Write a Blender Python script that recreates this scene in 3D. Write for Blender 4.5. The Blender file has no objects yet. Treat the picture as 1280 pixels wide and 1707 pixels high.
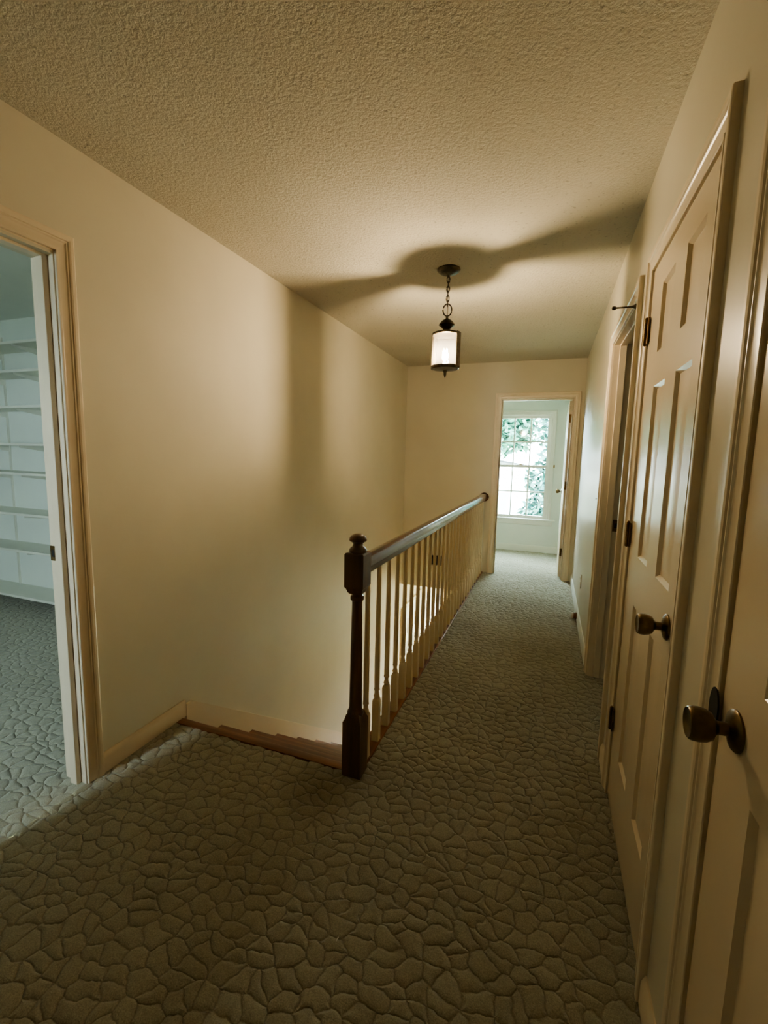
import bpy, bmesh, math, random
from mathutils import Vector, Matrix
random.seed(7)
C = bpy.context.scene.collection
PI = math.pi

# ------------------------------------------------------------------ dimensions (metres)
XL, XR, YE, CE = -1.693, 0.308, 5.368, 2.44        # hall: left wall, right wall, end wall, ceiling
WT = 0.11                                           # wall thickness
XRAIL = -0.70                                       # balustrade line
YTOP = 1.645                                        # carpet edge at the head of the stairs
LX, LY = -0.622, 2.712                              # pendant
YF = 6.90                                           # window wall of the far room
ZG = -2.80                                          # lower floor

# ------------------------------------------------------------------ materials
def nt(name):
    m = bpy.data.materials.new(name); m.use_nodes = True
    t = m.node_tree
    return m, t, t.nodes['Principled BSDF']
def lk(t, a, b): t.links.new(a, b)
def node(t, k, **kw):
    n = t.nodes.new(k)
    for a, b in kw.items(): setattr(n, a, b)
    return n
def coords(t, scale=(1, 1, 1)):
    g = node(t, 'ShaderNodeNewGeometry'); mp = node(t, 'ShaderNodeMapping')
    mp.inputs['Scale'].default_value = scale
    lk(t, g.outputs['Position'], mp.inputs['Vector'])
    return mp.outputs['Vector']
def noise(t, v, scale, detail=3, rough=.5):
    n = node(t, 'ShaderNodeTexNoise'); n.inputs['Scale'].default_value = scale
    n.inputs['Detail'].default_value = detail; n.inputs['Roughness'].default_value = rough
    lk(t, v, n.inputs['Vector']); return n
def ramp(t, fac, stops):
    r = node(t, 'ShaderNodeValToRGB')
    el = r.color_ramp.elements
    el[0].position, el[0].color = stops[0][0], (*stops[0][1], 1)
    el[1].position, el[1].color = stops[1][0], (*stops[1][1], 1)
    for p, c in stops[2:]:
        e = el.new(p); e.color = (*c, 1)
    lk(t, fac, r.inputs['Fac']); return r
def bump(t, b, h, strength, dist):
    n = node(t, 'ShaderNodeBump'); n.inputs['Strength'].default_value = strength; n.inputs['Distance'].default_value = dist
    lk(t, h, n.inputs['Height']); lk(t, n.outputs['Normal'], b.inputs['Normal']); return n
def painted(name, col, rough=.5, var=.06, bscale=60, bstr=.15, bdist=.002, spec=.5):
    m, t, b = nt(name)
    v = coords(t); n = noise(t, v, 2.2, 4)
    r = ramp(t, n.outputs['Fac'], [(.3, tuple(c*(1-var) for c in col)), (.7, tuple(min(1, c*(1+var)) for c in col))])
    lk(t, r.outputs['Color'], b.inputs['Base Color']); b.inputs['Roughness'].default_value = rough
    b.inputs['Specular IOR Level'].default_value = spec
    n2 = noise(t, v, bscale, 3); bump(t, b, n2.outputs['Fac'], bstr, bdist)
    return m
def metal(name, col, rough=.35, metallic=1.0):
    m, t, b = nt(name)
    v = coords(t); n = noise(t, v, 45, 4)
    r = ramp(t, n.outputs['Fac'], [(.3, tuple(c*.6 for c in col)), (.7, tuple(min(1, c*1.25) for c in col))])
    lk(t, r.outputs['Color'], b.inputs['Base Color'])
    b.inputs['Metallic'].default_value = metallic; b.inputs['Roughness'].default_value = rough
    return m
def wood(name, dark, light, axis, rough=.3, coat=.3):
    m, t, b = nt(name)
    sc = [38, 38, 38]; sc[axis] = 2.2
    v = coords(t, tuple(sc))
    n = noise(t, v, 1.0, 6, .6)
    sc2 = [9, 9, 9]; sc2[axis] = 1.0
    n2 = noise(t, coords(t, tuple(sc2)), 1.6, 3)
    ad = node(t, 'ShaderNodeMath', operation='MULTIPLY_ADD'); ad.inputs[1].default_value = .55; 
    lk(t, n.outputs['Fac'], ad.inputs[0])
    m2 = node(t, 'ShaderNodeMath', operation='MULTIPLY'); m2.inputs[1].default_value = .45
    lk(t, n2.outputs['Fac'], m2.inputs[0]); lk(t, m2.outputs[0], ad.inputs[2])
    mid = tuple((a+c)/2 for a, c in zip(dark, light))
    r = ramp(t, ad.outputs[0], [(.36, dark), (.62, light), (.5, mid)])
    lk(t, r.outputs['Color'], b.inputs['Base Color'])
    b.inputs['Roughness'].default_value = rough; b.inputs['Coat Weight'].default_value = coat; b.inputs['Coat Roughness'].default_value = .15
    bump(t, b, n.outputs['Fac'], .12, .001)
    return m
def carpet(name, groove, low, high, scale=10.5, stain=False, disp=.0085):
    m, t, b = nt(name)
    v = coords(t)
    wn = noise(t, v, 8, 2)
    sub = node(t, 'ShaderNodeVectorMath', operation='SUBTRACT'); sub.inputs[1].default_value = (.5, .5, .5)
    lk(t, wn.outputs['Color'], sub.inputs[0])
    sc = node(t, 'ShaderNodeVectorMath', operation='SCALE'); sc.inputs['Scale'].default_value = .07
    lk(t, sub.outputs[0], sc.inputs[0])
    wn2 = noise(t, v, 21, 1); sub2 = node(t, 'ShaderNodeVectorMath', operation='SUBTRACT'); sub2.inputs[1].default_value = (.5, .5, .5)
    lk(t, wn2.outputs['Color'], sub2.inputs[0])
    sc2 = node(t, 'ShaderNodeVectorMath', operation='SCALE'); sc2.inputs['Scale'].default_value = .026; lk(t, sub2.outputs[0], sc2.inputs[0])
    ad2 = node(t, 'ShaderNodeVectorMath', operation='ADD'); lk(t, v, ad2.inputs[0]); lk(t, sc2.outputs[0], ad2.inputs[1])
    ad = node(t, 'ShaderNodeVectorMath', operation='ADD'); lk(t, ad2.outputs[0], ad.inputs[0]); lk(t, sc.outputs[0], ad.inputs[1])
    sep = node(t, 'ShaderNodeSeparateXYZ'); lk(t, ad.outputs[0], sep.inputs[0])
    cmb = node(t, 'ShaderNodeCombineXYZ'); lk(t, sep.outputs[0], cmb.inputs[0]); lk(t, sep.outputs[1], cmb.inputs[1])
    mp = node(t, 'ShaderNodeMapping'); mp.inputs['Scale'].default_value = (.88, 1.15, 1); lk(t, cmb.outputs[0], mp.inputs['Vector'])
    vo = node(t, 'ShaderNodeTexVoronoi', feature='DISTANCE_TO_EDGE', voronoi_dimensions='2D')
    vo.inputs['Scale'].default_value = scale; vo.inputs['Randomness'].default_value = .86
    lk(t, mp.outputs[0], vo.inputs['Vector'])
    pile = noise(t, v, 300, 3, .7)
    hgt = ramp(t, vo.outputs['Distance'], [(0.0, (0, 0, 0)), (.42, (1, 1, 1)), (.03, (.14, .14, .14)), (.08, (.45, .45, .45)), (.17, (.75, .75, .75)), (.28, (.92, .92, .92))])
    hm = node(t, 'ShaderNodeMath', operation='MULTIPLY_ADD'); hm.inputs[1].default_value = .22
    lk(t, pile.outputs['Fac'], hm.inputs[0]); lk(t, hgt.outputs['Color'], hm.inputs[2])
    big = noise(t, v, 1.3, 4)
    base = ramp(t, big.outputs['Fac'], [(.3, low), (.72, high)])
    gr = ramp(t, vo.outputs['Distance'], [(0.0, (.42, .42, .42)), (.075, (0, 0, 0)), (.03, (.22, .22, .22))])
    mx = node(t, 'ShaderNodeMix', data_type='RGBA'); lk(t, gr.outputs['Color'], mx.inputs['Factor'])
    lk(t, base.outputs['Color'], mx.inputs['A']); mx.inputs['B'].default_value = (*groove, 1)
    sp = ramp(t, pile.outputs['Fac'], [(.3, (.66, .66, .66)), (.7, (1.16, 1.16, 1.16))])
    mu = node(t, 'ShaderNodeMix', data_type='RGBA', blend_type='MULTIPLY'); mu.inputs['Factor'].default_value = 1
    lk(t, mx.outputs['Result'], mu.inputs['A']); lk(t, sp.outputs['Color'], mu.inputs['B'])
    out = mu.outputs['Result']
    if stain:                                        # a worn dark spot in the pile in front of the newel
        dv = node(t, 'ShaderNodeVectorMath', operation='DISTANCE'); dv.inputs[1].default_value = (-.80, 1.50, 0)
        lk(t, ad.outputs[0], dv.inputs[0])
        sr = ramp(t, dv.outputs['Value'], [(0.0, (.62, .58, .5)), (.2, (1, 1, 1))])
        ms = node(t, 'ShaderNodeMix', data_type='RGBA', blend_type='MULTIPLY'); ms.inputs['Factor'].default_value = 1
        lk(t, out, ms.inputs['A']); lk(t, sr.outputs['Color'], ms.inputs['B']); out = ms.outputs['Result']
    lk(t, out, b.inputs['Base Color'])
    b.inputs['Roughness'].default_value = .95; b.inputs['Specular IOR Level'].default_value = .15
    b.inputs['Sheen Weight'].default_value = .25; b.inputs['Sheen Roughness'].default_value = .5
    dp = node(t, 'ShaderNodeDisplacement'); dp.inputs['Scale'].default_value = disp; dp.inputs['Midlevel'].default_value = .9
    lk(t, hm.outputs[0], dp.inputs['Height']); lk(t, dp.outputs[0], t.nodes['Material Output'].inputs['Displacement'])
    m.displacement_method = 'BOTH'
    return m
def clear_glass(name, tint=(1, 1, 1), gloss=.08, haze=0):
    m = bpy.data.materials.new(name); m.use_nodes = True; t = m.node_tree
    t.nodes.remove(t.nodes['Principled BSDF'])
    tr = node(t, 'ShaderNodeBsdfTransparent'); tr.inputs['Color'].default_value = (*tint, 1)
    gl = node(t, 'ShaderNodeBsdfGlossy'); gl.inputs['Roughness'].default_value = .04
    lw = node(t, 'ShaderNodeLayerWeight'); lw.inputs['Blend'].default_value = .25
    mm = node(t, 'ShaderNodeMath', operation='MULTIPLY_ADD'); mm.inputs[1].default_value = .5; mm.inputs[2].default_value = gloss*.4
    lk(t, lw.outputs['Fresnel'], mm.inputs[0])
    mx = node(t, 'ShaderNodeMixShader'); lk(t, mm.outputs[0], mx.inputs[0]); lk(t, tr.outputs[0], mx.inputs[1]); lk(t, gl.outputs[0], mx.inputs[2])
    out = mx.outputs[0]
    if haze:
        tl = node(t, 'ShaderNodeBsdfTranslucent'); tl.inputs['Color'].default_value = (*tint, 1)
        mh = node(t, 'ShaderNodeMixShader'); mh.inputs[0].default_value = haze; lk(t, out, mh.inputs[1]); lk(t, tl.outputs[0], mh.inputs[2]); out = mh.outputs[0]
    lk(t, out, t.nodes['Material Output'].inputs['Surface'])
    return m
def emission(name, col, strength):
    m, t, b = nt(name)
    b.inputs['Base Color'].default_value = (1, .95, .85, 1)
    b.inputs['Emission Color'].default_value = (*col, 1); b.inputs['Emission Strength'].default_value = strength
    return m

M = {}
M['wall'] = painted('cream_wall_paint', (.66, .615, .495), .62, .035, 26, .10, .003)
M['wall_cool'] = painted('pale_wall_paint', (.80, .84, .79), .6, .03, 26, .1, .003)
M['wall_side'] = painted('cream_eggshell_paint', (.66, .615, .50), .32, .03, 20, .10, .003)
M['wall_foyer'] = painted('warm_cream_lower_wall', (.78, .68, .46), .6, .03, 26, .1, .003)
M['trim'] = painted('cream_trim_gloss', (.75, .65, .50), .33, .04, 14, .06, .002)
M['trim_white'] = painted('white_trim_gloss', (.80, .80, .74), .35, .03, 14, .05, .002)
M['door'] = painted('cream_door_gloss', (.71, .60, .445), .26, .03, 7, .10, .003)
M['shelf'] = painted('white_shelf_paint', (.78, .78, .70), .45, .03, 30, .05, .001)
M['baluster'] = painted('cream_baluster_paint', (.72, .60, .41), .38, .04, 30, .06, .001)
M['plastic'] = painted('ivory_plastic', (.78, .74, .64), .3, .02, 30, .0, .001)
M['rubber'] = painted('pale_rubber', (.75, .70, .64), .7, .03, 60, .05, .001)
M['walnut_z'] = wood('dark_stained_upright', (.030, .014, .006), (.15, .066, .026), 2, .28, .35)
M['walnut_y'] = wood('dark_stained_rail', (.036, .014, .006), (.17, .068, .027), 1, .2, .5)
M['oak_x'] = wood('red_oak_stair', (.09, .026, .009), (.27, .10, .036), 0, .35, .25)
M['oak_y'] = wood('red_oak_edge', (.09, .028, .010), (.30, .12, .05), 1, .4, .2)
M['bronze'] = metal('antique_bronze', (.16, .115, .06), .36)
M['iron'] = metal('dark_bronze_lantern', (.13, .11, .08), .42)
M['hinge'] = metal('dark_brass_hinge', (.20, .125, .05), .42)
M['dark'] = painted('dark_brown_plastic', (.03, .02, .013), .4, .1, 40, .05, .001)
M['slot'] = painted('black_recess', (.012, .011, .010), .7, .1, 40, .0, .001)
M['dooredge'] = painted('bare_wood_edge', (.46, .36, .25), .5, .06, 20, .1, .002)
M['carpet'] = carpet('sculpted_carpet_hall', (.15, .13, .078), (.325, .305, .225), (.415, .395, .30), 18.5, True)
M['carpet_room'] = carpet('sculpted_carpet_room', (.22, .205, .15), (.38, .37, .295), (.47, .46, .38), 18.5, False, .0055)
M['glass'] = clear_glass('window_glass', (.97, 1, .99))
M['lampglass'] = clear_glass('lantern_glass', (1, .975, .93), .15, .02)
M['bulb'] = emission('lit_bulb', (1.0, .795, .53), 1880)
M['candle'] = painted('cream_candle_sleeve', (.78, .6, .35), .5, .03, 40, .02, .001)
M['lint'] = painted('white_lint', (.9, .9, .86), .9, .02, 60, .0, .001)

def popcorn():
    m, t, b = nt('popcorn_ceiling')
    v = coords(t); n = noise(t, v, 1.5, 3)
    r = ramp(t, n.outputs['Fac'], [(.3, (.60, .57, .48)), (.7, (.66, .625, .53))])
    lk(t, r.outputs['Color'], b.inputs['Base Color']); b.inputs['Roughness'].default_value = .95; b.inputs['Specular IOR Level'].default_value = .1
    a = noise(t, v, 75, 4, .65); c = ramp(t, a.outputs['Fac'], [(.30, (0, 0, 0)), (.62, (1, 1, 1))])
    pz = noise(t, v, 55, 3, .6); pr = ramp(t, pz.outputs['Fac'], [(.30, (.72, .72, .72)), (.38, (1, 1, 1))])  # shade in the popcorn pits, painted in as darker specks
    mu = node(t, 'ShaderNodeMix', data_type='RGBA', blend_type='MULTIPLY'); mu.inputs['Factor'].default_value = 1
    lk(t, r.outputs['Color'], mu.inputs['A']); lk(t, pr.outputs['Color'], mu.inputs['B']); lk(t, mu.outputs['Result'], b.inputs['Base Color'])
    bump(t, b, c.outputs['Color'], .45, .008)
    return m
M['ceiling'] = popcorn()
M['ceiling_white'] = painted('white_ceiling_paint', (.80, .82, .78), .8, .03, 60, .2, .004)

# ------------------------------------------------------------------ builders
def wl(o):
    v = Vector((0, 0, 0))
    while o is not None: v += o.location; o = o.parent
    return v
def smooth(bm, ang=35):
    a = math.radians(ang)
    for f in bm.faces: f.smooth = True
    for e in bm.edges:
        if len(e.link_faces) == 2: e.smooth = e.calc_face_angle(0) < a
        else: e.smooth = False
def obj(name, bm, mat, parent=None, ang=35, bevel=0):
    bmesh.ops.recalc_face_normals(bm, faces=bm.faces)
    smooth(bm, ang)
    if parent is not None: off = wl(parent)
    else:
        xs = [v.co for v in bm.verts]
        lo = Vector((min(v.x for v in xs), min(v.y for v in xs), min(v.z for v in xs)))
        hi = Vector((max(v.x for v in xs), max(v.y for v in xs), max(v.z for v in xs)))
        off = Vector(((lo.x+hi.x)/2, (lo.y+hi.y)/2, lo.z))
    bmesh.ops.translate(bm, verts=bm.verts, vec=-off)
    me = bpy.data.meshes.new(name); bm.to_mesh(me); bm.free()
    o = bpy.data.objects.new(name, me); C.objects.link(o)
    me.materials.append(M[mat] if isinstance(mat, str) else mat)
    if parent is not None: o.parent = parent
    else: o.location = off
    if bevel:
        b = o.modifiers.new('soft_edge', 'BEVEL'); b.width = bevel; b.segments = 2; b.limit_method = 'ANGLE'; b.angle_limit = math.radians(50)
    return o
def tag(o, label=None, cat=None, group=None, kind=None):
    if label: o['label'] = label
    if cat: o['category'] = cat
    if group: o['group'] = group
    if kind: o['kind'] = kind
    return o
def empty(name, loc, label, cat, group=None, kind=None):
    o = bpy.data.objects.new(name, None); C.objects.link(o); o.location = loc; o.empty_display_size = .05
    return tag(o, label, cat, group, kind)
def struct(name, bm, mat, label, cat, parent=None, **k):
    o = obj(name, bm, mat, parent, **k)
    if parent is None: tag(o, label, cat, None, 'structure')
    return o
def B(): return bmesh.new()
def box(bm, x0, x1, y0, y1, z0, z1):
    vs = [bm.verts.new(p) for p in ((x0,y0,z0),(x1,y0,z0),(x1,y1,z0),(x0,y1,z0),(x0,y0,z1),(x1,y0,z1),(x1,y1,z1),(x0,y1,z1))]
    for f in ((3,2,1,0),(4,5,6,7),(0,1,5,4),(1,2,6,5),(2,3,7,6),(3,0,4,7)): bm.faces.new([vs[i] for i in f])
    return bm
def boxes(*l):
    bm = B()
    for b in l: box(bm, *b)
    return bm
def lathe(bm, prof, cx, cy, cz, seg=24, axis='z'):
    """prof: (radius, height along axis)"""
    rings = []
    def P(r, h, a):
        u, v = r*math.cos(a), r*math.sin(a)
        if axis == 'z': return (cx+u, cy+v, cz+h)
        if axis == 'x': return (cx+h, cy+u, cz+v)
        return (cx+u, cy+h, cz+v)
    for r, h in prof:
        if r < 1e-6: rings.append([bm.verts.new(P(0, h, 0))])
        else: rings.append([bm.verts.new(P(r, h, 2*PI*i/seg)) for i in range(seg)])
    for a, b in zip(rings, rings[1:]):
        for i in range(seg):
            j = (i+1) % seg
            if len(a) == 1 and len(b) == 1: continue
            if len(a) == 1: bm.faces.new((a[0], b[i], b[j]))
            elif len(b) == 1: bm.faces.new((a[i], a[j], b[0]))
            else: bm.faces.new((a[i], a[j], b[j], b[i]))
    for r in (rings[0], rings[-1]):
        if len(r) > 2: bm.faces.new(r)
    return bm
def sq_stack(bm, secs, cx, cy):
    """square sections (half-width, z)"""
    rings = [[bm.verts.new((cx+sx*w, cy+sy*w, z)) for sx, sy in ((-1,-1),(1,-1),(1,1),(-1,1))] for w, z in secs]
    for a, b in zip(rings, rings[1:]):
        for i in range(4): bm.faces.new((a[i], a[(i+1)%4], b[(i+1)%4], b[i]))
    bm.faces.new(rings[0]); bm.faces.new(rings[-1]); return bm
def tube(bm, pts, r, seg=8, closed=False):
    pts = [Vector(p) for p in pts]; n = len(pts); rings = []
    rr = r if isinstance(r, (list, tuple)) else [r]*n
    up = Vector((0, 0, 1))
    for i, p in enumerate(pts):
        d = (pts[(i+1) % n]-pts[i-1]) if closed else (pts[min(i+1, n-1)]-pts[max(i-1, 0)])
        d.normalize()
        a = d.cross(up)
        if a.length < .1: a = d.cross(Vector((1, 0, 0)))
        a.normalize(); b = d.cross(a)
        rings.append([bm.verts.new(p+a*rr[i]*math.cos(2*PI*k/seg)+b*rr[i]*math.sin(2*PI*k/seg)) for k in range(seg)])
    m = n if closed else n-1
    for i in range(m):
        a, b = rings[i], rings[(i+1) % n]
        for k in range(seg): bm.faces.new((a[k], a[(k+1)%seg], b[(k+1)%seg], b[k]))
    if not closed: bm.faces.new(rings[0]); bm.faces.new(rings[-1])
    return bm
def grid(bm, x0, x1, y0, y1, z, s):
    nx, ny = max(1, round((x1-x0)/s)), max(1, round((y1-y0)/s))
    vs = [[bm.verts.new((x0+(x1-x0)*i/nx, y0+(y1-y0)*j/ny, z)) for i in range(nx+1)] for j in range(ny+1)]
    for j in range(ny):
        for i in range(nx): bm.faces.new((vs[j][i], vs[j][i+1], vs[j+1][i+1], vs[j+1][i]))
    return bm
# casing swept round an opening with mitred corners.  F maps (a along wall, t out of wall, z) to the world
PROF = [(0, 0), (0, .0085), (.002, .0105), (.008, .0110), (.0095, .0088), (.0115, .0084), (.024, .0098), (.032, .0122), (.036, .0150), (.038, .0152), (.0395, .0138), (.0415, .0138), (.044, .0175), (.050, .0192), (.060, .0192), (.0635, .0180), (.065, .0155), (.065, 0)]
def casing(F, a0, a1, ztop, z0=0.0, prof=PROF, four=False, zbot=None):
    bm = B(); rings = []
    path = [((a0, z0), (-1, 0)), ((a0, ztop), (-1, 1)), ((a1, ztop), (1, 1)), ((a1, z0), (1, 0))]
    for (a, z), (da, dz) in path:
        rings.append([bm.verts.new(F(a+da*w, t, z+dz*w)) for w, t in prof])
    n = len(prof)
    for r, s in zip(rings, rings[1:]):
        for i in range(n-1): bm.faces.new((r[i], r[i+1], s[i+1], s[i]))
    bm.faces.new(rings[0]); bm.faces.new(rings[-1])
    return bm
def base_run(F, a0, a1, z0=0.0, h=.085, th=.013):
    prof = [(0, 0), (th, 0), (th, h-.022), (th*.75, h-.012), (th*.45, h-.004), (0.004, h), (0, h)]
    bm = B(); rr = [[bm.verts.new(F(a, t, z0+z)) for t, z in prof] for a in (a0, a1)]
    n = len(prof)
    for i in range(n): bm.faces.new((rr[0][i], rr[0][(i+1)%n], rr[1][(i+1)%n], rr[1][i]))
    bm.faces.new(rr[0]); bm.faces.new(rr[1]); return bm
FR = lambda a, t, z: (XR-t, a, z)             # hall face of the right wall
FL = lambda a, t, z: (XL+t, a, z)             # hall face of the left wall
FE = lambda a, t, z: (a, YE-t, z)             # hall face of the end wall
def panel_door(F, a0, a1, z0, z1, cols, rows, th):
    """six panel leaf: F(a, t, z) with t=0 the face, t<0 into the wall"""
    bm = B()
    As = sorted({a0, a1, *[v for c in cols for v in c]}); Zs = sorted({z0, z1, *[v for r in rows for v in r]})
    V = {}
    def v(a, t, z):
        k = (round(a, 5), round(t, 5), round(z, 5))
        if k not in V: V[k] = bm.verts.new(F(a, t, z))
        return V[k]
    for t_face, s in ((0, 1), (-th, -1)):
        for i in range(len(As)-1):
            for j in range(len(Zs)-1):
                A0, A1, Z0, Z1 = As[i], As[i+1], Zs[j], Zs[j+1]
                if (A0, A1) in cols and (Z0, Z1) in rows:
                    steps = [(0, 0), (.003, -.003), (.010, -.0095), (.015, -.0095), (.047, -.0055)]
                    R = [[v(A0+q, t_face+s*d, Z0+q), v(A1-q, t_face+s*d, Z0+q), v(A1-q, t_face+s*d, Z1-q), v(A0+q, t_face+s*d, Z1-q)] for q, d in steps]
                    for r0, r1 in zip(R, R[1:]):
                        for k in range(4): bm.faces.new((r0[k], r0[(k+1)%4], r1[(k+1)%4], r1[k]))
                    bm.faces.new(R[-1])
                else:
                    bm.faces.new((v(A0, t_face, Z0), v(A1, t_face, Z0), v(A1, t_face, Z1), v(A0, t_face, Z1)))
    for i in range(len(As)-1):
        for z in (z0, z1): bm.faces.new((v(As[i], 0, z), v(As[i+1], 0, z), v(As[i+1], -th, z), v(As[i], -th, z)))
    for j in range(len(Zs)-1):
        for a in (a0, a1): bm.faces.new((v(a, 0, Zs[j]), v(a, 0, Zs[j+1]), v(a, -th, Zs[j+1]), v(a, -th, Zs[j])))
    return bm
def knob_set(parent, x, y, z, sgn=-1, s=1.0):
    """round knob on its rose: projects along x by sgn"""
    k = obj('knob', lathe(B(), [(.0105*s, sgn*.004*s), (.0105*s, sgn*.026*s), (.014*s, sgn*.030*s), (.0215*s, sgn*.034*s), (.0255*s, sgn*.042*s), (.0272*s, sgn*.052*s),
                       (.0268*s, sgn*.061*s), (.0255*s, sgn*.0655*s), (.0235*s, sgn*.0675*s), (.0215*s, sgn*.0660*s), (0, sgn*.0640*s)], x, y, z, 32, 'x'), 'bronze', parent)
    obj('rosette', lathe(B(), [(.033*s, 0), (.033*s, sgn*.003*s), (.030*s, sgn*.0065*s), (.020*s, sgn*.010*s), (.0125*s, sgn*.0125*s), (0, sgn*.0125*s)], x, y, z, 32, 'x'), 'bronze', k)
    return k
def hinge(parent, x, y, z, h=.09):
    bm = B()
    lathe(bm, [(.0, -h/2-.006), (.005, -h/2-.003), (.0065, -h/2)] + [q for k in range(5) for q in ((.0065, -h/2+h*k/5+.001), (.0065, -h/2+h*(k+1)/5-.001), (.0058, -h/2+h*(k+1)/5))] + [(.0065, h/2), (.005, h/2+.003), (0, h/2+.006)], x-.004, y, z, 12)
    box(bm, x-.0015, x+.0015, y-.024, y-.004, z-h/2, z+h/2); box(bm, x-.0015, x+.0015, y+.004, y+.018, z-h/2, z+h/2)
    return obj('hinge', bm, 'hinge', parent)

# ================================================================== SETTING
# floors
bm = grid(B(), XL, XR, -2.40, .30, 0, .045)
grid(bm, XL, XR, .30, YTOP, 0, .008)
grid(bm, -.680, XR, YTOP, 3.4, 0, .008)
grid(bm, -.680, XR, 3.4, YE, 0, .0105)
grid(bm, -.557, .201, YE, YE+WT, 0, .0105)
grid(bm, -1.95, .52, YE+WT, YF, 0, .02)
grid(bm, XR, XR+WT, 2.19, 3.0, 0, .0105)
grid(bm, XR+WT, 2.0, 1.95, YE, 0, .03)
bmesh.ops.remove_doubles(bm, verts=bm.verts, dist=.0004)
struct('floor', bm, 'carpet', 'olive tan sculpted carpet of the hall, cut into pebble shapes', 'carpet')
bm = grid(B(), -5.4, XL-WT, -1.8, 2.65, 0, .016); grid(bm, XL-WT, XL, .40, 1.175, 0, .0105)
struct('floor_left_room', bm, 'carpet_room', 'grey green sculpted carpet in the room behind the left doorway', 'carpet')
struct('floor_lower', boxes((-1.9, 1.6, 1.6, 8.2, ZG-.1, ZG)), 'oak_x', 'wood floor of the lower hall at the foot of the stairs', 'floor')
struct('ceiling_left_room', boxes((-5.5, XL-WT, -1.9, 2.75, CE, CE+.1)), 'ceiling_white', 'white ceiling of the room behind the left doorway', 'ceiling')
struct('ceiling', boxes((XL-WT, 2.1, -2.5, YE+WT, CE, CE+.1)), 'ceiling', 'textured popcorn ceiling over the hall', 'ceiling')
# hall walls
YB = -2.40
struct('wall_left', boxes((XL-WT, XL, YB, .40, 0, CE), (XL-WT, XL, 1.175, YE+.0, ZG, CE), (XL-WT, XL, .40, 1.175, 2.035, CE), (XL-WT, XL, YE, 5.44, ZG, CE), (XL-WT, XL, 5.44, 6.25, -.66, CE), (XL-WT, XL, 6.25, 8.1, ZG, CE)),
       'wall', 'long cream wall on the left running down into the stairwell', 'wall')
struct('wall_right', boxes((XR, XR+WT, YB, .175, 0, CE), (XR, XR+WT, .89, 1.21, 0, CE), (XR, XR+WT, 1.905, 2.19, 0, CE), (XR, XR+WT, 3.0, YE, 0, CE),
       (XR, XR+WT, .175, .89, 2.035, CE), (XR, XR+WT, 1.21, 1.905, 2.035, CE), (XR, XR+WT, 2.19, 3.0, 2.035, CE)), 'wall_side', 'cream wall on the right holding three doors', 'wall')
struct('wall_end', boxes((XL, -.557, YE, YE+WT, -.27, CE), (.201, 2.0, YE, YE+WT, 0, CE), (-.557, .201, YE, YE+WT, 2.03, CE)), 'wall', 'cream end wall with the open doorway to the bright room', 'wall')
struct('wall_back', boxes((XL, XR, YB-.1, YB, 0, CE)), 'wall', 'cream wall behind the viewpoint', 'wall')
struct('wall_closet', boxes((2.0, 2.1, -2.5, 7.0, 0, CE), (XR+WT, 2.0, 1.93, 2.0, 0, CE), (XR+WT, 2.0, -2.5, -2.4, 0, CE), (XR+WT, 2.0, 0.9, 1.0, 0, CE), (XR+WT, 2.0, -2.4, 1.93, -.1, 0)), 'wall_cool', 'inner walls of the closets and the dim room on the right', 'wall')
# far room
struct('wall_far_room', boxes((-2.0, -.80, YF, YF+WT, 0, CE), (-.005, .52, YF, YF+WT, 0, CE), (-.80, -.005, YF, YF+WT, 0, .49), (-.80, -.005, YF, YF+WT, 2.0, CE),
       (-2.0, -1.9, YE, 5.55, 0, CE), (-2.0, -1.9, 6.78, YF+WT, 0, CE), (-2.0, -1.9, 5.55, 6.78, 0, 1.15), (-2.0, -1.9, 5.55, 6.78, 2.15, CE), (.52, .62, YE+WT, YF+WT, 0, CE), (-2.0, XL, YE, YE+WT, 0, CE)), 'wall_cool', 'pale walls of the bright room at the end of the hall', 'wall')
struct('ceiling_far_room', boxes((-2.0, 2.1, YE+WT, 7.02, CE, CE+.1)), 'ceiling_white', 'white ceiling of the bright far room', 'ceiling')
struct('added_window_4', boxes((-1.97, -1.93, 5.55, 6.78, 1.15, 1.20), (-1.97, -1.93, 5.55, 6.78, 2.1, 2.15), (-1.97, -1.93, 5.55, 5.60, 1.20, 2.1), (-1.97, -1.93, 6.73, 6.78, 1.20, 2.1), (-1.97, -1.93, 6.14, 6.18, 1.20, 2.1)), 'trim_white', 'white unseen side window, added to brighten the far room', 'window')  # window added out of view to brighten the far room
# left room
struct('wall_left_room', boxes((-5.4, XL-WT, 2.65, 2.75, 0, CE), (-5.5, -5.4, -1.9, 2.75, 0, CE),
       (-5.4, -2.52, -1.9, -1.8, 0, CE), (-2.22, XL-WT, -1.9, -1.8, 0, CE), (-2.52, -2.22, -1.9, -1.8, 0, 1.0), (-2.52, -2.22, -1.9, -1.8, 2.0, CE), (XL-WT-.002, XL-WT, -1.8, .40, 0, CE)), 'wall_cool', 'pale walls of the room with shelves behind the left doorway', 'wall')
struct('window_2', boxes((-2.52, -2.22, -1.87, -1.83, 1.0, 1.04), (-2.52, -2.22, -1.87, -1.83, 1.96, 2.0), (-2.52, -2.49, -1.87, -1.83, 1.04, 1.96), (-2.25, -2.22, -1.87, -1.83, 1.04, 1.96), (-2.49, -2.25, -1.87, -1.83, 1.48, 1.52)),
       'trim_white', 'white window of the room on the left', 'window')
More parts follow.
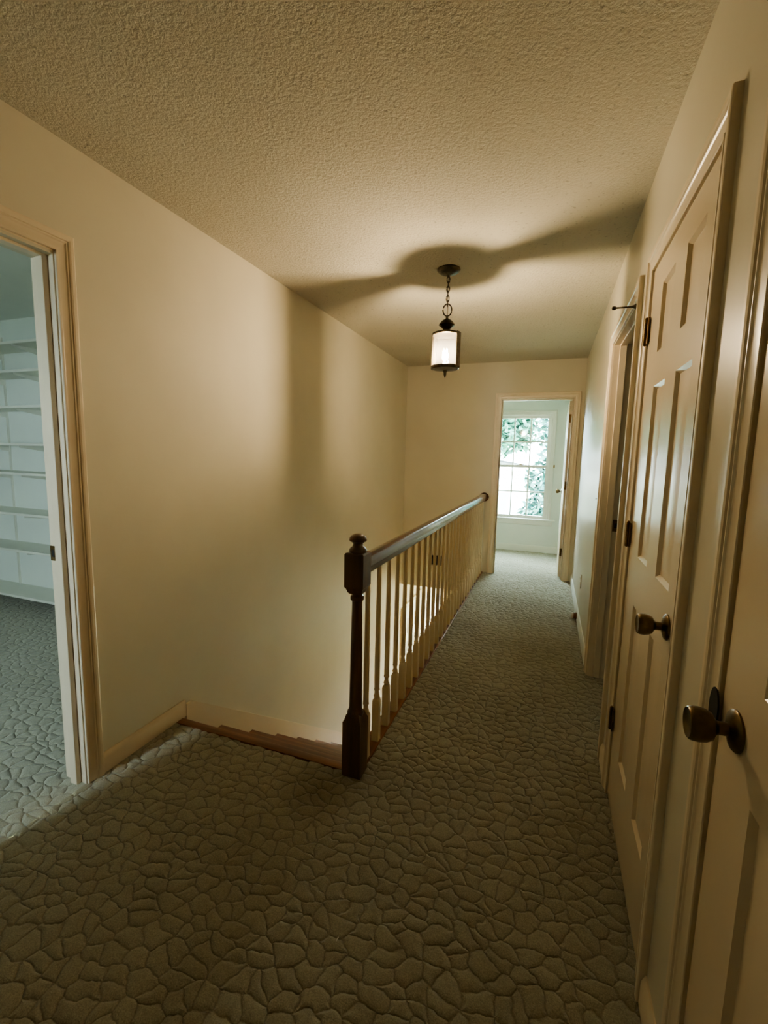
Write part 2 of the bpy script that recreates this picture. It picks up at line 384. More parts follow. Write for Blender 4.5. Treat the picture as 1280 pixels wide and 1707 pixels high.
# lower hall
struct('wall_stairwell', boxes((-.7505, -.60, 1.60, 5.0, ZG, -.031), (XL, -.60, 1.50, 1.60, ZG, -.02), (-.60, 1.6, 4.9, 5.0, ZG, -.27)), 'wall_foyer', 'cream wall beneath the railing in the stairwell', 'wall')
struct('wall_foyer', boxes((XL, -1.15, 8.0, 8.1, ZG, -.27), (.25, 1.6, 8.0, 8.1, ZG, -.27), (-1.15, .25, 8.0, 8.1, -.55, -.27), (1.5, 1.6, 5.0, 8.0, ZG, -.27)), 'wall_foyer', 'cream walls of the lower hall seen between balusters', 'wall')
struct('ceiling_lower', boxes((XL-WT, 1.6, YE+WT, 8.1, -.27, -.02), (-.668, 1.6, 5.0, YE+WT, -.27, -.02)), 'ceiling', 'ceiling of the lower hall', 'ceiling')
struct('floor_base', boxes((XL, 2.1, YB, 1.60, -.25, -.03), (-.668, 2.1, 1.60, 5.0, -.25, -.03), (-5.5, XL-WT, -1.9, 2.75, -.25, -.03), (-2.0, -1.8, YE, YF+.1, -.25, -.03)), 'wall', 'floor structure under the carpets', 'floor')

# ---- trims (doorway linings)
def lining_x(xa, xb, y0, y1, zt, stop_x0, stop_x1, st=.011):
    """jamb boards round an opening in a wall that runs along y"""
    j = boxes((xa, xb, y0-.02, y0, 0, zt), (xa, xb, y1, y1+.02, 0, zt), (xa, xb, y0-.02, y1+.02, zt, zt+.02))
    s = boxes((stop_x0, stop_x1, y0, y0+st, 0, zt), (stop_x0, stop_x1, y1-st, y1, 0, zt), (stop_x0, stop_x1, y0+st, y1-st, zt-st, zt))
    return j, s
def doorway(name, F, a0, a1, zt, label, jamb, stop, mat='trim', reveal=.005):
    t = empty(name, F((a0+a1)/2, 0, 0), label, 'door frame', None, 'structure')
    obj('casing', casing(F, a0-reveal, a1+reveal, zt+reveal), mat, t, 14)
    obj('jamb', jamb, mat, t)
    if stop: obj('stop_strip', stop, mat, t, bevel=.002)
    return t
ZH = 2.025
def strike(parent, x0, x1, y, z, h=.058):
    bm = boxes((x0, x1, y-.0035, y, z-h/2, z+h/2)); o = obj('strike_plate', bm, 'hinge', parent)
    obj('latch_hole', boxes((x0+.008, x1-.008, y-.0042, y-.0034, z-.014, z+.014)), 'slot', o)
# left doorway
j, s = lining_x(XL-WT-.004, XL+.001, .42, 1.170, ZH+.02, XL-.062, XL-.026, .020)
t = doorway('trim_1', FL, .42, 1.170, ZH+.02, 'cream frame of the open doorway on the left', j, s)
strike(t, XL-WT-.002, XL-.082, 1.170, .95)
# closet door frames on the right
j, s = lining_x(XR, XR+WT, .18, .885, ZH, XR+.040, XR+.075)
t1 = doorway('trim_2', FR, .18, .885, ZH, 'cream frame of the nearest door on the right', j, s)
bm = lathe(B(), [(0, 0), (.026, 0), (.026, .003), (0, .003)], XR-.0125, 0, 0, 28, 'x')
for v in bm.verts: v.co.z = v.co.z*1.5 + .928; v.co.y = v.co.y*.8 + .897
obj('strike_plate', bm, 'slot', t1)
j, s = lining_x(XR, XR+WT, 1.215, 1.905, ZH, XR+.040, XR+.075)
t2 = doorway('trim_3', FR, 1.215, 1.905, ZH, 'cream frame of the middle door on the right', j, s)
j, s = lining_x(XR-.001, XR+WT+.004, 2.20, 2.995, ZH, XR+.030, XR+.066)
t3 = doorway('trim_4', FR, 2.20, 2.995, ZH, 'cream frame of the open doorway on the right', j, s)
strike(t3, XR+.070, XR+.105, 2.995, .97, .07)
# end doorway
x0, x1 = -.557, .201
j = boxes((x0-.02, x0, YE-.001, YE+WT+.004, 0, ZH), (x1, x1+.02, YE-.001, YE+WT+.004, 0, ZH), (x0-.02, x1+.02, YE-.001, YE+WT+.004, ZH, ZH+.02))
s = boxes((x0, x0+.011, YE+.035, YE+.072, 0, ZH), (x1-.011, x1, YE+.035, YE+.072, 0, ZH), (x0+.011, x1-.011, YE+.035, YE+.072, ZH-.011, ZH))
t4 = doorway('trim_5', FE, x0, x1, ZH, 'cream frame of the doorway at the end of the hall', j, s)

# ---- baseboards
struct('baseboard_left', base_run(FL, 1.24, 1.70), 'trim', 'cream baseboard between the left doorway and the stairs', 'baseboard')
struct('baseboard_right', base_run(FR, 3.065, YE), 'trim_white', 'white baseboard of the right wall at the far end', 'baseboard')
struct('baseboard_middle', base_run(FR, .957, 1.143), 'trim', 'short cream baseboard between the two closed doors', 'baseboard')
struct('baseboard_near', base_run(FR, 1.977, 2.128), 'trim', 'short cream baseboard between middle door and open doorway', 'baseboard')
struct('baseboard_far', base_run(lambda a, t, z: (a, YF-t, z), -1.9, .52, 0, .095), 'trim_white', 'baseboard under the window of the far room', 'baseboard')
struct('baseboard_left_near', base_run(FL, YB, .34), 'trim', 'cream baseboard near the viewpoint on the left', 'baseboard')

# ---- doors
ROWS = [(.258, .857), (1.027, 1.603), (1.712, 1.93)]
DL = lambda xf: (lambda a, t, z: (xf-t, a, z))
d = empty('door_1', (XR+.006, .5325, 0), 'nearest closed cream panel door on the right, cut by the frame', 'door', None, 'structure')
obj('leaf', panel_door(DL(XR-.004), .183, .882, .012, ZH-.003, [(.30, .455), (.59, .745)], ROWS, .035), 'door', d, 25)
knob_set(d, XR-.004, .817, .935)
d = empty('door_2', (XR+.006, 1.56, 0), 'middle closed cream six panel door on the right with three hinges', 'door', None, 'structure')
obj('leaf', panel_door(DL(XR-.003), 1.218, 1.902, .012, ZH-.003, [(1.30, 1.455), (1.58, 1.735)], ROWS, .035), 'door', d, 25)
knob_set(d, XR-.003, 1.278, .94)
for z in (1.82, 1.082, .333): hinge(d, XR-.010, 1.907, z)
# open door at the end of the hall, swung into the far room and seen on its edge
d = empty('door_3', (.183, YE+WT+.4, 0), 'open door at the end of the hall seen edge on, with hinges', 'door', None, 'structure')
obj('leaf', panel_door(lambda a, t, z: (.164-t, a, z), YE+WT+.012, YE+WT+.75, .014, ZH-.01, [(5.63, 5.79), (5.90, 6.06)], ROWS, .035), 'door', d, 25)
knob_set(d, .164, YE+WT+.69, .96, -1); knob_set(d, .199, YE+WT+.69, .96, 1)
for z in (1.82, 1.07, .30):
    obj('hinge', lathe(boxes((.168, .197, YE+WT+.0095, YE+WT+.012, z-.045, z+.045)), [(.006, -.047), (.006, .047)], .203, YE+WT+.007, z, 10), 'hinge', d)

# ---- far window
w = empty('window_1', (-.40, YF, .49), 'white double hung window with twelve panes in the far room', 'window', None, 'structure')
FW = lambda a, t, z: (a, YF-t, z)
obj('casing', casing(FW, -.795, -.010, 1.99, .49), 'trim_white', w, 30)
obj('frame', boxes((-.80, -.785, YF, YF+WT, .49, 2.0), (-.02, -.005, YF, YF+WT, .49, 2.0), (-.80, -.005, YF, YF+WT, 1.985, 2.0), (-.80, -.005, YF+.02, YF+WT, .48, .495)), 'trim_white', w)
obj('stool', boxes((-.90, .115, YF-.045, YF+.02, .468, .492)), 'trim_white', w, bevel=.006)
obj('apron', boxes((-.87, .085, YF-.018, YF, .400, .468)), 'trim_white', w, bevel=.006)
def sash(z0, z1, y0, rows):
    gx0, gx1 = -.748, -.056
    b = .038
    f = obj('sash', boxes((gx0-.037, gx0, y0, y0+.03, z0, z1), (gx1, gx1+.037, y0, y0+.03, z0, z1), (gx0, gx1, y0, y0+.03, z1-b, z1), (gx0, gx1, y0, y0+.03, z0, z0+b)), 'trim_white', w)
    bs = [(gx0+(gx1-gx0)*k/3-.010, gx0+(gx1-gx0)*k/3+.010, y0+.006, y0+.024, z0+b, z1-b) for k in (1, 2)]
    zm = (z0+z1)/2
    bs += [(gx0, gx1, y0+.007, y0+.023, zm-.010, zm+.010)]
    obj('muntin', boxes(*bs), 'trim_white', f)
    obj('pane', boxes((gx0, gx1, y0+.013, y0+.016, z0+b, z1-b)), 'glass', f)
    return f
sash(1.235, 1.985, YF+.055, 2)
lo = sash(.495, 1.272, YF+.020, 2)
obj('sash_lock', lathe(boxes((-.43, -.37, YF+.024, YF+.044, 1.272, 1.280)), [(.011, .280), (.011, .292), (0, .294)], -.40, YF+.034, 1.0, 12), 'hinge', w)
# ---- lower hall openings
t = empty('trim_6', (XL, 5.84, ZG), 'cream casing of a doorway in the lower hall, seen between balusters', 'door frame', None, 'structure')
obj('casing', casing(FL, 5.435, 6.255, -.665, ZG), 'trim', t, 30)
d = empty('daylit_opening_leaf', (XL-.03, 5.84, ZG), 'white leaf standing in for the daylit opening in the lower hall, glimpsed between balusters', 'door', None, 'structure')  # white leaf stands in for the daylit room beyond the opening
obj('leaf', panel_door(lambda a, t, z: (XL-.02+t, a, z), 5.443, 6.247, ZG+.01, -.67, [(5.55, 5.78), (5.91, 6.14)], [(ZG+r[0], ZG+r[1]) for r in ROWS], .035), 'trim_white', d, 25)
struct('window_3', boxes((-1.15, -1.08, 8.02, 8.08, ZG, -.55), (.18, .25, 8.02, 8.08, ZG, -.55), (-.50, -.40, 8.02, 8.08, ZG, -.55), (-1.08, .18, 8.02, 8.08, -.62, -.55), (-1.08, .18, 8.02, 8.08, ZG, ZG+.12)), 'trim_white', 'tall glazed entrance of the lower hall', 'window')

# ================================================================== STAIRS
RUN, RISE, Y0 = .2815, .1985, 1.680
st = empty('staircase', ((XL+XRAIL)/2, Y0, ZG), 'straight red oak staircase going down along the left wall', 'stairs')
xs0, xs1 = XL+.016, -.7515
def nosed(y0, y1, zt, th=.027):
    bm = B(); pr = [(y0, zt-th), (y1-.010, zt-th), (y1-.002, zt-th*.8), (y1, zt-th*.5), (y1-.002, zt-th*.2), (y1-.010, zt), (y0, zt)]
    rr = [[bm.verts.new((x, y, z)) for y, z in pr] for x in (xs0, xs1)]
    n = len(pr)
    for i in range(n): bm.faces.new((rr[0][i], rr[0][(i+1)%n], rr[1][(i+1)%n], rr[1][i]))
    bm.faces.new(rr[0]); bm.faces.new(rr[1]); return bm
obj('landing_nosing', nosed(Y0-.05, Y0, .004), 'oak_x', st)
for k in range(1, 14):
    obj('tread', nosed(Y0+RUN*(k-1)-.02, Y0+RUN*k, -RISE*k), 'oak_x', st)
for k in range(14):
    y = Y0+RUN*k-.032
    obj('riser', boxes((xs0, xs1, y-.012, y, max(-RISE*(k+1), ZG), -RISE*k-.027)), 'oak_x', st)
def skirt(x0, x1):
    bm = B(); sl = RISE/RUN
    pts = [(1.70, .062), (1.745, .058), (5.45, .058-(5.45-1.745)*sl), (5.45, ZG), (5.0, ZG), (1.70, -.35)]
    rr = [[bm.verts.new((x, y, z)) for y, z in pts] for x in (x0, x1)]
    n = len(pts)
    for i in range(n): bm.faces.new((rr[0][i], rr[0][(i+1)%n], rr[1][(i+1)%n], rr[1][i]))
    bm.faces.new(rr[0]); bm.faces.new(rr[1]); return bm
obj('skirt_board', skirt(XL+.0005, XL+.015), 'trim', st)

# ================================================================== RAILING
rl = empty('stair_railing', (XRAIL, 3.4, 0), 'dark wood railing with cream balusters beside the stairwell', 'railing')
NX, NY = -.708, 1.645
h = .0415
bm = sq_stack(B(), [(h, .0), (h, .241), (h-.006, .252), (.030, .272), (.027, .276)], NX, NY)
sq_stack(bm, [(.024, .795), (.030, .802), (h-.006, .818), (h, .826), (h, .960), (h-.004, .966)], NX, NY)
lathe(bm, [(.031, .262), (.0345, .270), (.0345, .280), (.0290, .288), (.0275, .300), (.0262, .40), (.0240, .60), (.0212, .755), (.0222, .762), (.0275, .768), (.0285, .776), (.0270, .784), (.0215, .789), (.0210, .80)], NX, NY, 0, 28)
nw = obj('newel_post', bm, 'walnut_z', rl, 30)
obj('finial', lathe(B(), [(.034, .964), (.036, .970), (.0355, .977), (.031, .984), (.024, .989), (.0205, .996), (.0205, 1.002), (.026, 1.008), (.0345, 1.012), (.0362, 1.017), (.0345, 1.025), (.028, 1.034), (.016, 1.0405), (0, 1.0425)], NX, NY, 0, 32), 'walnut_z', nw, 40)
prof = [(-.020, .868), (.020, .868), (.024, .872), (.025, .884), (.031, .892), (.0325, .902), (.0325, .915), (.030, .930), (.022, .941), (.010, .946), (0, .947), (-.010, .946), (-.022, .941), (-.030, .930), (-.0325, .915), (-.0325, .902), (-.031, .892), (-.025, .884), (-.024, .872)]
bm = B(); rr = [[bm.verts.new((XRAIL+a, y, z)) for a, z in prof] for y in (NY+h-.002, YE-.018)]
n = len(prof)
for i in range(n): bm.faces.new((rr[0][i], rr[0][(i+1)%n], rr[1][(i+1)%n], rr[1][i]))
bm.faces.new(rr[0]); bm.faces.new(rr[1])
hr = obj('handrail', bm, 'walnut_y', rl, 50)
obj('rosette', lathe(B(), [(.052, -.002), (.052, -.010), (.047, -.016), (.040, -.018), (0, -.018)], XRAIL, YE, .905, 28, 'y'), 'walnut_y', hr)
obj('shoe_board', boxes((-.748, -.676, NY+h, YE-.001, -.03, .006)), 'oak_y', rl, bevel=.004)
first = None
YBAL = [1.742 + .1352*k for k in range(27)]
for y in YBAL:
    if first is None:
        bm = sq_stack(B(), [(.0165, .006), (.0165, .205), (.0145, .213), (.011, .219)], XRAIL, y)
        lathe(bm, [(.012, .214), (.0125, .222), (.0155, .228), (.0125, .234), (.0105, .245), (.0118, .256), (.0150, .262), (.0125, .268), (.0128, .30), (.0130, .40), (.0112, .65), (.0098, .869)], XRAIL, y, 0, 14)
        first = obj('baluster', bm, 'baluster', rl, 40)
    else:
        o = first.copy(); C.objects.link(o); o.parent = rl; o.location = first.location + Vector((0, y-YBAL[0], 0))

# ================================================================== PENDANT LANTERN
p = empty('pendant_lantern', (LX, LY, 1.82), 'lit glass cylinder lantern hanging on a chain from the ceiling', 'lamp')
obj('canopy', lathe(B(), [(0, CE-.001), (.067, CE-.001), (.068, CE-.006), (.064, CE-.012), (.050, CE-.022), (.028, CE-.031), (.010, CE-.036), (.008, CE-.044), (0, CE-.046)], LX, LY, 0, 36), 'iron', p, 40)
bm = B(); z = CE-.040; k = 0
def link(bm, z0, L, W, r, rot):
    pts = []
    for i in range(16):
        a = 2*PI*i/16; u = W*math.cos(a); v = L/2*math.sin(a)
        pts.append((LX+u*math.cos(rot), LY+u*math.sin(rot), z0-L/2+v))
    tube(bm, pts, r, 7, True)
while z > 2.262:
    link(bm, z, .036, .0085, .0029, .35 + (PI/2 if k % 2 else 0)); z -= .0262; k += 1
ch = obj('chain', bm, 'iron', p, 60)
bm = B(); link(bm, z+.004, .068, .0255, .0040, .25); 
obj('loop', bm, 'iron', p, 60)
obj('wire', tube(B(), [(LX+.003, LY, CE-.04), (LX-.004, LY+.002, 2.33), (LX+.003, LY, 2.24), (LX, LY, 2.155)], .0018, 6), 'iron', p)
obj('cap', lathe(B(), [(0, 2.176), (.007, 2.174), (.009, 2.164), (.018, 2.160), (.031, 2.151), (.042, 2.138), (.047, 2.129), (.045, 2.126), (.033, 2.118), (.023, 2.108), (.018, 2.097), (.018, 2.088)], LX, LY, 0, 32), 'iron', p, 40)
RG = .0735
obj('top_plate', lathe(B(), [(0, 2.090), (.020, 2.090), (.074, 2.084), (.083, 2.080), (.083, 2.070), (.079, 2.068), (.070, 2.072), (0, 2.074)], LX, LY, 0, 40), 'iron', p)
bp = obj('bottom_plate', lathe(B(), [(0, 1.893), (.072, 1.891), (.079, 1.896), (.083, 1.894), (.083, 1.882), (.076, 1.876), (.030, 1.872), (.012, 1.868), (0, 1.866)], LX, LY, 0, 40), 'iron', p)
obj('drop_finial', lathe(B(), [(.011, 1.870), (.012, 1.862), (.008, 1.856), (.0085, 1.848), (.005, 1.836), (0, 1.824)], LX, LY, 0, 16), 'iron', bp, 50)
bm = B(); sg = 40
ri = [[bm.verts.new((LX+r*math.cos(2*PI*i/sg), LY+r*math.sin(2*PI*i/sg), zz)) for i in range(sg)] for r, zz in ((RG, 1.894), (RG, 2.073))]
for i in range(sg): bm.faces.new((ri[0][i], ri[0][(i+1)%sg], ri[1][(i+1)%sg], ri[1][i]))
obj('glass_shade', bm, 'lampglass', p, 60)
AX = math.atan2(-.22, .975)
for s in (0, PI):
    bm = B(); hw = .0275/.083
    q = []
    for i in range(7):
        a = AX+s-hw+2*hw*i/6
        q.append([bm.verts.new((LX+r*math.cos(a), LY+r*math.sin(a), zz)) for r, zz in ((.0825, 1.880), (.0855, 1.880), (.0855, 2.082), (.0825, 2.082))])
    for a, b in zip(q, q[1:]):
        for i in range(4): bm.faces.new((a[i], a[(i+1)%4], b[(i+1)%4], b[i]))
    bm.faces.new(q[0]); bm.faces.new(q[-1])
    sp_ = obj('strap', bm, 'iron', p)
    a = AX+s
    bmesh_s = B(); bmesh.ops.create_uvsphere(bmesh_s, u_segments=10, v_segments=8, radius=.006, matrix=Matrix.Translation((LX+.087*math.cos(a), LY+.087*math.sin(a), 1.884)))
    obj('screw', bmesh_s, 'iron', sp_)
for i in range(3):
    a = AX+PI/2+2*PI*i/3; x, y = LX+.0105*math.cos(a), LY+.0105*math.sin(a)
    sl = obj('candle_sleeve', lathe(B(), [(.0075, 1.891), (.0075, 1.925), (.0065, 1.928), (0, 1.928)], x, y, 0, 14), 'candle', p)
    obj('bulb', lathe(B(), [(.004, 1.928), (.006, 1.935), (.0078, 1.947), (.0080, 1.956), (.0065, 1.972), (.004, 1.984), (.0012, 1.992), (0, 1.994)], x, y, 0, 14), 'bulb', sl, 60)

# ================================================================== SMALL THINGS
o = empty('wall_outlet', (XR-.002, 4.03, .35), 'ivory outlet plate low on the right wall beyond the open doorway', 'outlet')
pl = obj('cover_plate', boxes((XR-.006, XR-.0002, 3.995, 4.067, .293, .408)), 'plastic', o, bevel=.002)
for z in (.332, .371):
    r_ = obj('receptacle', boxes((XR-.0075, XR-.006, 4.014, 4.048, z-.014, z+.014)), 'plastic', o, bevel=.001)
    obj('slot', boxes((XR-.0079, XR-.0075, 4.023, 4.025, z-.002, z+.008), (XR-.0079, XR-.0075, 4.037, 4.039, z-.002, z+.008)), 'slot', r_)
o = empty('door_stop', (XR-.013, 4.05, .05), 'wooden door stop with pale tip on the white baseboard', 'door stop')
obj('body', lathe(B(), [(.030, 0), (.030, -.010), (.027, -.014), (.025, -.026), (0, -.026)], XR-.0125, 4.05, .038, 20, 'x'), 'oak_x', o)
obj('tip', lathe(B(), [(.0255, -.0255), (.027, -.029), (.026, -.036), (.020, -.040), (0, -.041)], XR-.0125, 4.05, .038, 20, 'x'), 'rubber', o)
# rigid stop screwed high on the casing of the open doorway
xb = XR-.0185
o = obj('bumper_rod', lathe(B(), [(.011, 0), (.011, -.002), (.008, -.006), (.005, -.012), (.0036, -.020), (.0034, -.072), (.0045, -.075)], xb, 2.158, 1.985, 14, 'x'), 'iron', t3)
obj('tip', lathe(B(), [(.0045, -.073), (.0072, -.076), (.0078, -.082), (.0066, -.088), (0, -.090)], xb, 2.158, 1.985, 14, 'x'), 'dark', o)
# chime box on the header wall of the stairwell
o = empty('door_chime', (-1.235, YE, .035), 'dark brown chime box on the end wall, seen between balusters', 'door chime')
obj('cover', boxes((-1.305, -1.165, YE-.05, YE-.0005, .035, .150)), 'dark', o, bevel=.006)
obj('grille', boxes(*[(-1.285, -1.185, YE-.0525, YE-.05, .055+.018*k, .062+.018*k) for k in range(5)]), 'slot', o)
o = empty('curtain_hook', (.058, YF-.02, 1.26), 'small dark curtain hook on the right casing of the far window', 'hook')
obj('plate', boxes((.048, .068, YF-.0225, YF-.019, 1.245, 1.285)), 'hinge', o)
obj('prong', tube(B(), [(.058, YF-.0215, 1.262), (.058, YF-.045, 1.258), (.058, YF-.055, 1.270), (.058, YF-.052, 1.284)], .004, 8), 'hinge', o)
bm = B(); lathe(bm, [(.0012, 0), (.0012, -.012), (.0040, -.012), (.0040, -.0145), (0, -.0150)], XR+.0002, 3.21, 1.11, 10, 'x')
tag(obj('wall_nail', bm, 'iron'), 'tiny dark nail in the right wall beside the open doorway casing', 'nail')
bm = tube(B(), [(-.477, .998, .002), (-.476, 1.003, .005), (-.475, 1.008, .004)], [.0012, .0016, .001], 6)
tag(obj('lint_thread', bm, 'lint'), 'tiny white lint thread on the carpet near the bottom', 'lint')

# shelves of the left room
ORD = ['topmost of the eight', 'second from the top', 'third from the top', 'fourth from the top', 'fourth from the bottom', 'third from the bottom', 'second from the bottom', 'lowest of the eight, just above the carpet']
SZ = [2.18, 1.963, 1.688, 1.393, 1.155, .822, .512, .112]
SX0, SX1, SYF, SYW = -5.38, -1.83, 2.40, 2.648
BX = [-5.05, -4.53, -4.01, -3.4, -2.8, -2.2]
for z, w_ in zip(SZ, ORD):
    s_ = empty('wall_shelf', ((SX0+SX1)/2, SYW, z-.02), 'long white wall shelf in the left room, ' + w_, 'shelf', 'shelves on the wall of the left room')
    obj('board', boxes((SX0, SX1, SYF, SYW, z-.020, z)), 'shelf', s_, bevel=.002)
    for x in BX:
        bm = B(); pts = [(SYF+.006, z-.021), (SYF+.006, z-.034), (SYF+.03, z-.038), (SYW-.006, z-.072), (SYW-.006, z-.021)]
        rr = [[bm.verts.new((x+q, y, zz)) for y, zz in pts] for q in (-.003, .003)]
        for i in range(5): bm.faces.new((rr[0][i], rr[0][(i+1)%5], rr[1][(i+1)%5], rr[1][i]))
        bm.faces.new(rr[0]); bm.faces.new(rr[1])
        obj('bracket', bm, 'shelf', s_)
for x, q in ((-4.53, 'white slotted wall upright behind the shelves, at the left edge of the photo'), (-4.01, 'white slotted wall upright behind the shelves, nearest the left door frame')):
    bm = boxes((x-.009, x-.004, SYW-.010, SYW+.0015, .03, 2.30), (x+.004, x+.009, SYW-.010, SYW+.0015, .03, 2.30), (x-.004, x+.004, SYW-.003, SYW+.0015, .03, 2.30))
    tag(obj('shelf_upright', bm, 'shelf'), q, 'shelf upright', 'uprights behind the shelves')

# ================================================================== OUTSIDE
def leafmat(name, a, b_):
    m, t, b = nt(name); v = coords(t); n = noise(t, v, 6, 2)
    r = ramp(t, n.outputs['Fac'], [(.35, a), (.65, b_)]); lk(t, r.outputs['Color'], b.inputs['Base Color'])
    b.inputs['Roughness'].default_value = .6; return m
M['leaf'] = leafmat('green_leaves', (.003, .034, .020), (.014, .088, .056))
M['leaf2'] = leafmat('bluish_leaves', (.003, .026, .022), (.012, .064, .055))
M['bark'] = leafmat('grey_bark', (.025, .024, .028), (.05, .048, .055))
M['lawn'] = leafmat('bright_lawn', (.42, .47, .30), (.55, .58, .40))
M['siding'] = painted('pale_siding', (.85, .84, .80), .7, .03, 3, .05, .01)
M['roof'] = painted('pale_grey_shingle', (.55, .56, .58), .8, .1, 8, .2, .02)
struct('ground', boxes((-60, 60, -30, 90, -3.25, -3.05)), 'lawn', 'bright lawn outside the far window', 'ground')
def tree(loc, clumps, trunk, mat, label, seed, n_per, ls):
    rnd = random.Random(seed)
    t = empty('tree', loc, label, 'tree', 'trees beyond the far window')
    bm = B()
    for pts, r0, r1 in trunk:
        tube(bm, pts, [r0+(r1-r0)*i/(len(pts)-1) for i in range(len(pts))], 8)
    obj('trunk', bm, 'bark', t, 60)
    vs, fs = [], []
    for (c, rad) in clumps:
        for _ in range(int(n_per*rad*rad)):
            while True:
                d = Vector((rnd.uniform(-1, 1), rnd.uniform(-1, 1), rnd.uniform(-1, 1)))
                if .15 < d.length < 1: break
            pnt = Vector(c)+d*rad
            a = Vector((rnd.gauss(0, 1), rnd.gauss(0, 1), rnd.gauss(0, .6))).normalized(); b = a.cross(Vector((rnd.gauss(0, 1), rnd.gauss(0, 1), rnd.gauss(0, 1)))).normalized()
            s = ls*rnd.uniform(.7, 1.3); k = len(vs)
            vs += [pnt-a*s, pnt+b*s*.45, pnt+a*s, pnt-b*s*.45]; fs.append((k, k+1, k+2, k+3))
    L = wl(t)
    me = bpy.data.meshes.new('foliage'); me.from_pydata([v-L for v in vs], [], fs); me.materials.append(M[mat])
    o = bpy.data.objects.new('foliage', me); C.objects.link(o); o.parent = t
    return t
tree((-3.2, 15.5, -3.05), [((-2.0, 14, 3.9), 1.3), ((-1.1, 13.5, 4.3), 1.2), ((-2.6, 14.5, 2.7), 1.0), ((-1.5, 14, 2.6), .8), ((-3.4, 15, 4.4), 1.5), ((-.6, 14.2, 3.2), .55), ((-1.3, 13.6, 1.9), .5), ((-.9, 13.9, 2.2), .6), ((-.2, 14.2, 4.2), .7), ((-1.9, 13.8, 2.0), .6), ((-1.6, 13.9, 3.3), 1.0)],
     [([(-3.2, 15.5, -3.05), (-3.1, 15.4, -.5), (-3.2, 15.2, 1.6), (-3.3, 15.2, 4.5)], .26, .12), ([(-3.15, 15.3, 1.9), (-2.3, 14.6, 1.55), (-1.4, 14.1, 1.25), (-.5, 13.8, 1.15)], .13, .04), ([(-2.3, 14.6, 1.55), (-1.6, 14.2, 2.4), (-1.0, 13.8, 3.4)], .09, .03), ([(-1.7, 14.2, 1.45), (-1.2, 14, 1.9), (-.4, 13.7, 2.3)], .05, .02)],
     'leaf', 'green leafy tree with low grey limbs, left in the far window', 3, 1300, .14)
tree((1.4, 11.8, -3.05), [((.35, 11, 3.0), .55), ((.15, 11, 2.0), .5), ((.45, 11.2, 1.0), .7), ((.1, 10.8, .35), .55), ((-.25, 10.9, .1), .4), ((.3, 11, -.5), .5), ((.0, 10.9, -.35), .4), ((.9, 11.3, 2.4), .8), ((1.1, 11.4, .5), .9), ((-.1, 10.9, -1.0), .22), ((-.55, 10.9, -.55), .28), ((-.15, 10.9, .9), .4), ((-.3, 10.9, -.2), .35), ((.2, 11, 1.5), .45)],
     [([(1.4, 11.8, -3.05), (1.3, 11.7, -.5), (1.2, 11.6, 1.5), (.9, 11.4, 3.2)], .14, .05), ([(1.25, 11.7, .2), (.7, 11.3, .7), (-.1, 10.9, 1.15)], .05, .015), ([(1.2, 11.6, 1.4), (.6, 11.2, 2.0), (.2, 11, 2.6)], .04, .015)],
     'leaf2', 'bluish green leafy tree close outside the far window, on its right', 5, 1500, .10)
hs = empty('house', (-5.0, 27, -3.05), 'pale house with siding far outside the window behind the trees', 'house')
bm = boxes((-9.5, -1.3, 25, 31, -3.05, .1))
obj('wall', bm, 'siding', hs)
bm = B(); q = [[bm.verts.new((x, y, z)) for y, z in ((24.6, 0), (28, 1.7), (31.4, 0))] for x in (-9.9, -.9)]
for i in range(3): bm.faces.new((q[0][i], q[0][(i+1)%3], q[1][(i+1)%3], q[1][i]))
bm.faces.new(q[0]); bm.faces.new(q[1]); obj('roof', bm, 'siding', hs)
for x in (-7.2, -4.6, -2.4):
    f = obj('window', boxes((x-.5, x+.5, 24.95, 25.0, -1.7, -.4)), 'roof', hs)
    obj('pane', boxes((x-.44, x+.44, 24.93, 24.95, -1.64, -.46)), 'glass', f)

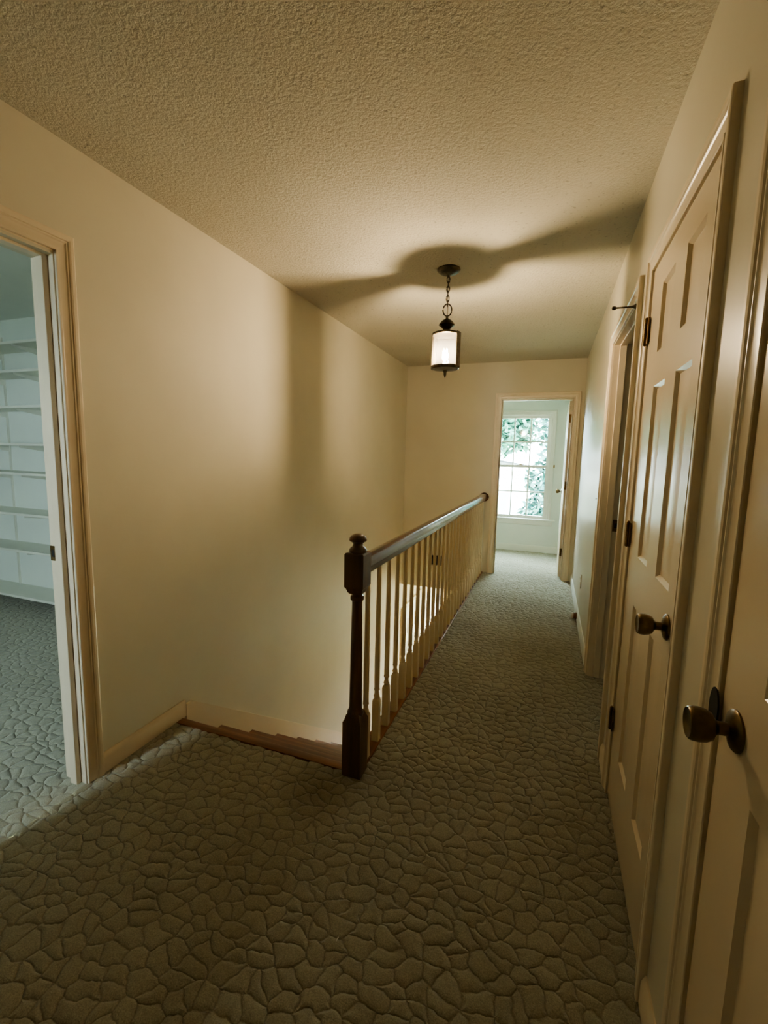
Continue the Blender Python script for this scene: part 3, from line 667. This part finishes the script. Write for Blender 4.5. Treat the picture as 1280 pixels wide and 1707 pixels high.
# ================================================================== LIGHT
W = bpy.data.worlds.new('sky'); bpy.context.scene.world = W; W.use_nodes = True
t = W.node_tree; bg = t.nodes['Background']
bg.inputs['Color'].default_value = (.74, .93, 1.0, 1); bg.inputs['Strength'].default_value = 84.0
s = bpy.data.lights.new('sun', 'SUN'); s.energy = 9; s.angle = .02; s.color = (1, .96, .88)
so = bpy.data.objects.new('sun', s); C.objects.link(so); so.rotation_euler = Vector((.25, .75, -1.6)).to_track_quat('-Z', 'Y').to_euler(); so.location = (0, -10, 20)
def portal(name, loc, d, sx, sy):
    l = bpy.data.lights.new(name, 'AREA'); l.shape = 'RECTANGLE'; l.size = sx; l.size_y = sy; l.cycles.is_portal = True
    o = bpy.data.objects.new(name, l); C.objects.link(o); o.location = loc; o.rotation_euler = Vector(d).to_track_quat('-Z', 'Y').to_euler()
portal('far_window_sky', (-.40, YF+.14, 1.245), (0, -1, 0), .8, 1.52)
portal('left_room_sky', (-2.37, -1.92, 1.5), (0, 1, 0), .30, 1.0)
portal('far_side_sky', (-2.03, 6.165, 1.65), (1, 0, 0), 1.23, 1.0)
portal('entrance_sky', (-.45, 8.12, -1.68), (0, -1, 0), 1.4, 2.25)
def point(name, loc, power, col, r):
    l = bpy.data.lights.new(name, 'POINT'); l.energy = power; l.color = col; l.shadow_soft_size = r
    o = bpy.data.objects.new(name, l); C.objects.link(o); o.location = loc
point('lower_hall_fill', (-.35, 6.9, -.95), 40, (1, .80, .50), .10)  # added warm fill light, no fixture modelled in the lower hall
point('side_room_fill', (1.3, 4.4, 2.0), 3.0, (.9, .95, 1), .15)  # weak cool fill added in place of daylight in the side room

# ================================================================== CAMERA
f_px, yaw, pitch, roll, H = 748.453, -.3496, -.1234, .0228, 1.3538
fw = Vector((math.sin(yaw)*math.cos(pitch), math.cos(yaw)*math.cos(pitch), math.sin(pitch)))
r0 = Vector((math.cos(yaw), -math.sin(yaw), 0)); u0 = r0.cross(fw)
r = r0*math.cos(roll)+u0*math.sin(roll); u = -r0*math.sin(roll)+u0*math.cos(roll)
cam = bpy.data.cameras.new('camera'); cam.sensor_fit = 'HORIZONTAL'; cam.sensor_width = 36; cam.lens = f_px/1280*36; cam.clip_start = .02; cam.clip_end = 300
co = bpy.data.objects.new('camera', cam); C.objects.link(co)
mw = Matrix((( r.x, u.x, -fw.x, 0), (r.y, u.y, -fw.y, 0), (r.z, u.z, -fw.z, H), (0, 0, 0, 1)))
co.matrix_world = mw
sc = bpy.context.scene; sc.camera = co
sc.view_settings.view_transform = 'AgX'; sc.view_settings.look = 'AgX - Medium High Contrast'; sc.view_settings.exposure = 0.4
sc.cycles.max_bounces = 10; sc.cycles.diffuse_bounces = 6; sc.cycles.transparent_max_bounces = 12
sc.cycles.sample_clamp_indirect = 6
sc.cycles.use_denoising = True
